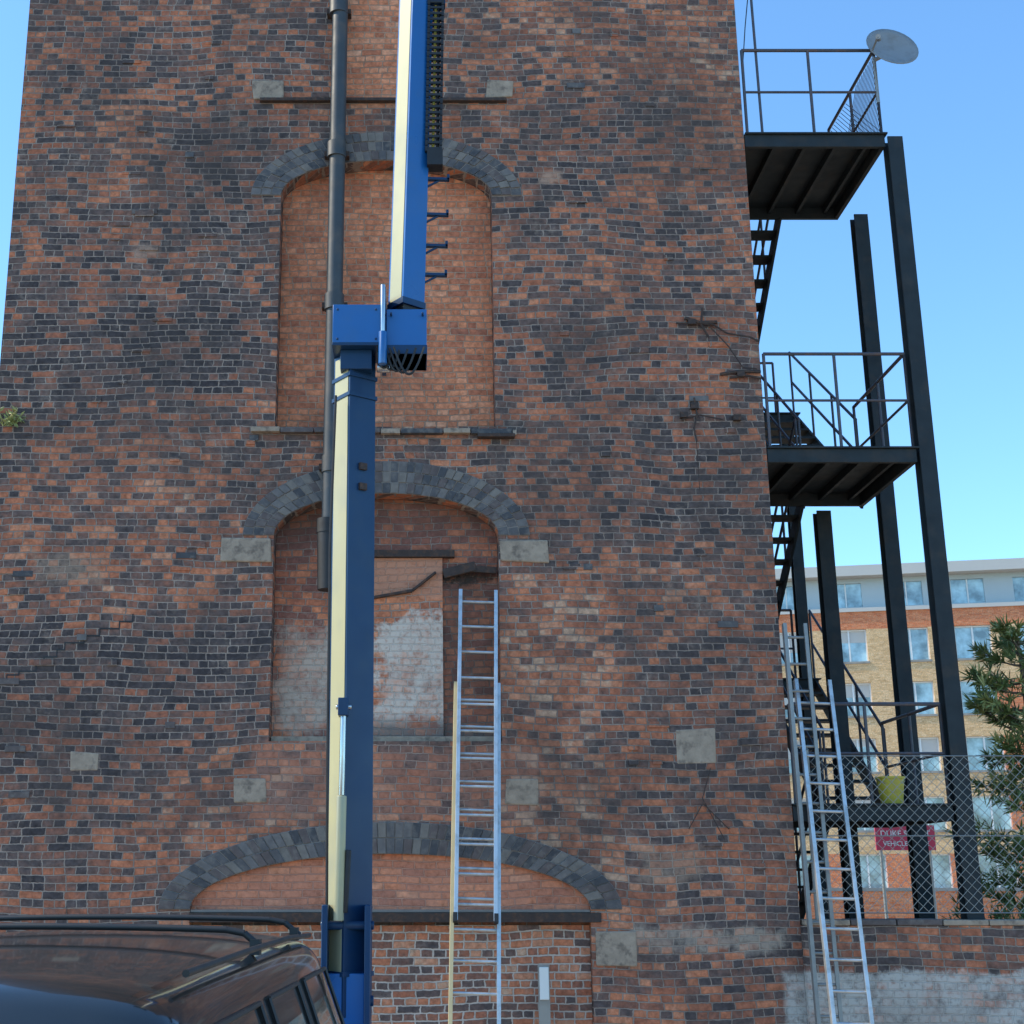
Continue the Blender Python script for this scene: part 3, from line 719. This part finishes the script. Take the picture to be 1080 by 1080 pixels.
for b_ in range(56):
    z=1.0+4.0*(b_/56)**0.9; ang=b_*2.4+rnd.uniform(-.4,.4)
    Lr=(1.18-(z-1.0)*0.15)*rnd.uniform(.5,1.15)
    d=Vector((math.cos(ang),math.sin(ang),rnd.uniform(-.1,.5))).normalized()
    p=Vector((0.02,0,z)); pts=[p]
    for i in range(9):
        d2=(d+Vector((0,0,0.06*(i-3)))+Vector((rnd.uniform(-.1,.1),rnd.uniform(-.1,.1),rnd.uniform(-.05,.05)))).normalized()
        p=p+d2*Lr/9; pts.append(p)
    for i,(a,c_) in enumerate(zip(pts[:-1],pts[1:])): tr.cyl(a,c_,.018*(1-i/10),M_bark,.018*(1-(i+1)/10),n=5,cap=False)
    for i in range(2,10):
        q=pts[i]
        for t_ in range(2):
            td=(d+Vector((rnd.uniform(-1,1),rnd.uniform(-1,1),rnd.uniform(-.2,.9)))).normalized(); tl=rnd.uniform(.08,.24)*(1.2-i*.04)
            e_=q+td*tl; tr.cyl(q,e_,.004,M_bark,n=3,cap=False)
            mt_=M_leaf2 if rnd.random()<.4 else M_leaf
            for k in range(6):
                f=rnd.uniform(.2,.8); nd=(td*0.9+Vector((rnd.uniform(-1,1),rnd.uniform(-1,1),rnd.uniform(-1,1)))*.9)
                leaf(q+td*tl*f,nd,rnd.uniform(.07,.12),.012,M_leaf)
            for k in range(11):   # terminal tuft, spread like a brush
                nd=(td*1.0+Vector((rnd.uniform(-1,1),rnd.uniform(-1,1),rnd.uniform(-1,1)))*1.0)
                leaf(e_,nd,rnd.uniform(.11,.19),.014,mt_)
tr.obj("trunk_and_limbs",tree); lf.obj("foliage",tree)
def weed(name,loc,r,h,nl,seed,ma=None,mb_=None):
    ma=ma or M_leaf; mb_=mb_ or M_leaf2
    w_=MB(); q=random.Random(seed)
    for i in range(nl):
        a=q.uniform(0,6.28); d=Vector((math.cos(a)*r,math.sin(a)*r*.5,h*q.uniform(.4,1))); 
        st_=Vector((q.uniform(-.4,.4)*r,0,0)); w_.cyl(st_,st_+d,.003,ma,n=3,cap=False)
        for k in range(5):
            p=st_+d*q.uniform(.3,1); s_=Vector((q.uniform(-1,1),q.uniform(-1,1),q.uniform(-1,1))).normalized()
            t_=s_.orthogonal().normalized(); w_.add([p,p+s_*.04+t_*.012,p+s_*.08,p+s_*.04-t_*.012],[(0,1,2,3)],ma if q.random()<.6 else mb_)
    return w_.obj(name,None,loc=loc)
weed("weeds",(-4.32,13.95,6.92),.12,.22,16,1,M_leaf2,M_leaf2)
weed("weeds",(6.9,14.35,1.3),.5,1.3,90,2); weed("weeds",(7.8,14.5,1.3),.6,1.6,110,3);weed("weeds",(6.0,14.6,1.3),.4,.9,40,4)
m=MB(); m.box(5.9,12,14.25,15.2,0,1.32,M_conc); m.obj("raised_planter")

# ---------------------------------------------------------------- world, sun, camera
sunaz=math.atan2(-1.0,0.06)
el=R(42)
wd=bpy.data.worlds.new("World"); scene.world=wd; wd.use_nodes=True; nt=wd.node_tree
sk=nt.nodes.new("ShaderNodeTexSky"); sk.sky_type='NISHITA'; sk.sun_disc=False
sk.sun_elevation=el; sk.sun_rotation=sunaz; sk.air_density=1.0; sk.dust_density=0.3; sk.ozone_density=1.2
mx=nt.nodes.new("ShaderNodeVectorMath"); mx.operation='MULTIPLY'; mx.inputs[1].default_value=(1.30,1.90,2.25)
nt.links.new(sk.outputs[0],mx.inputs[0])
bg=nt.nodes["Background"]; nt.links.new(mx.outputs[0],bg.inputs[0]); bg.inputs[1].default_value=0.15
ld=bpy.data.lights.new("sun",'SUN'); ld.energy=5; ld.angle=R(0.5); ld.color=(1,0.88,0.68)
lo=bpy.data.objects.new("sun",ld); scene.collection.objects.link(lo)
dirv=Vector((math.sin(sunaz)*math.cos(el),math.cos(sunaz)*math.cos(el),math.sin(el)))
lo.rotation_euler=(-dirv).to_track_quat('-Z','Y').to_euler(); lo.location=(-20,0,20)
cd=bpy.data.cameras.new("camera"); cd.sensor_width=36; cd.lens=48.1; cd.shift_x=0.102; cd.clip_end=3000; cd.clip_start=0.05
co=bpy.data.objects.new("camera",cd); scene.collection.objects.link(co); co.location=(0,0,2.2); co.rotation_euler=(R(105.1),0,0)
scene.camera=co
scene.view_settings.view_transform='Standard'; scene.view_settings.look='None'; scene.view_settings.exposure=0
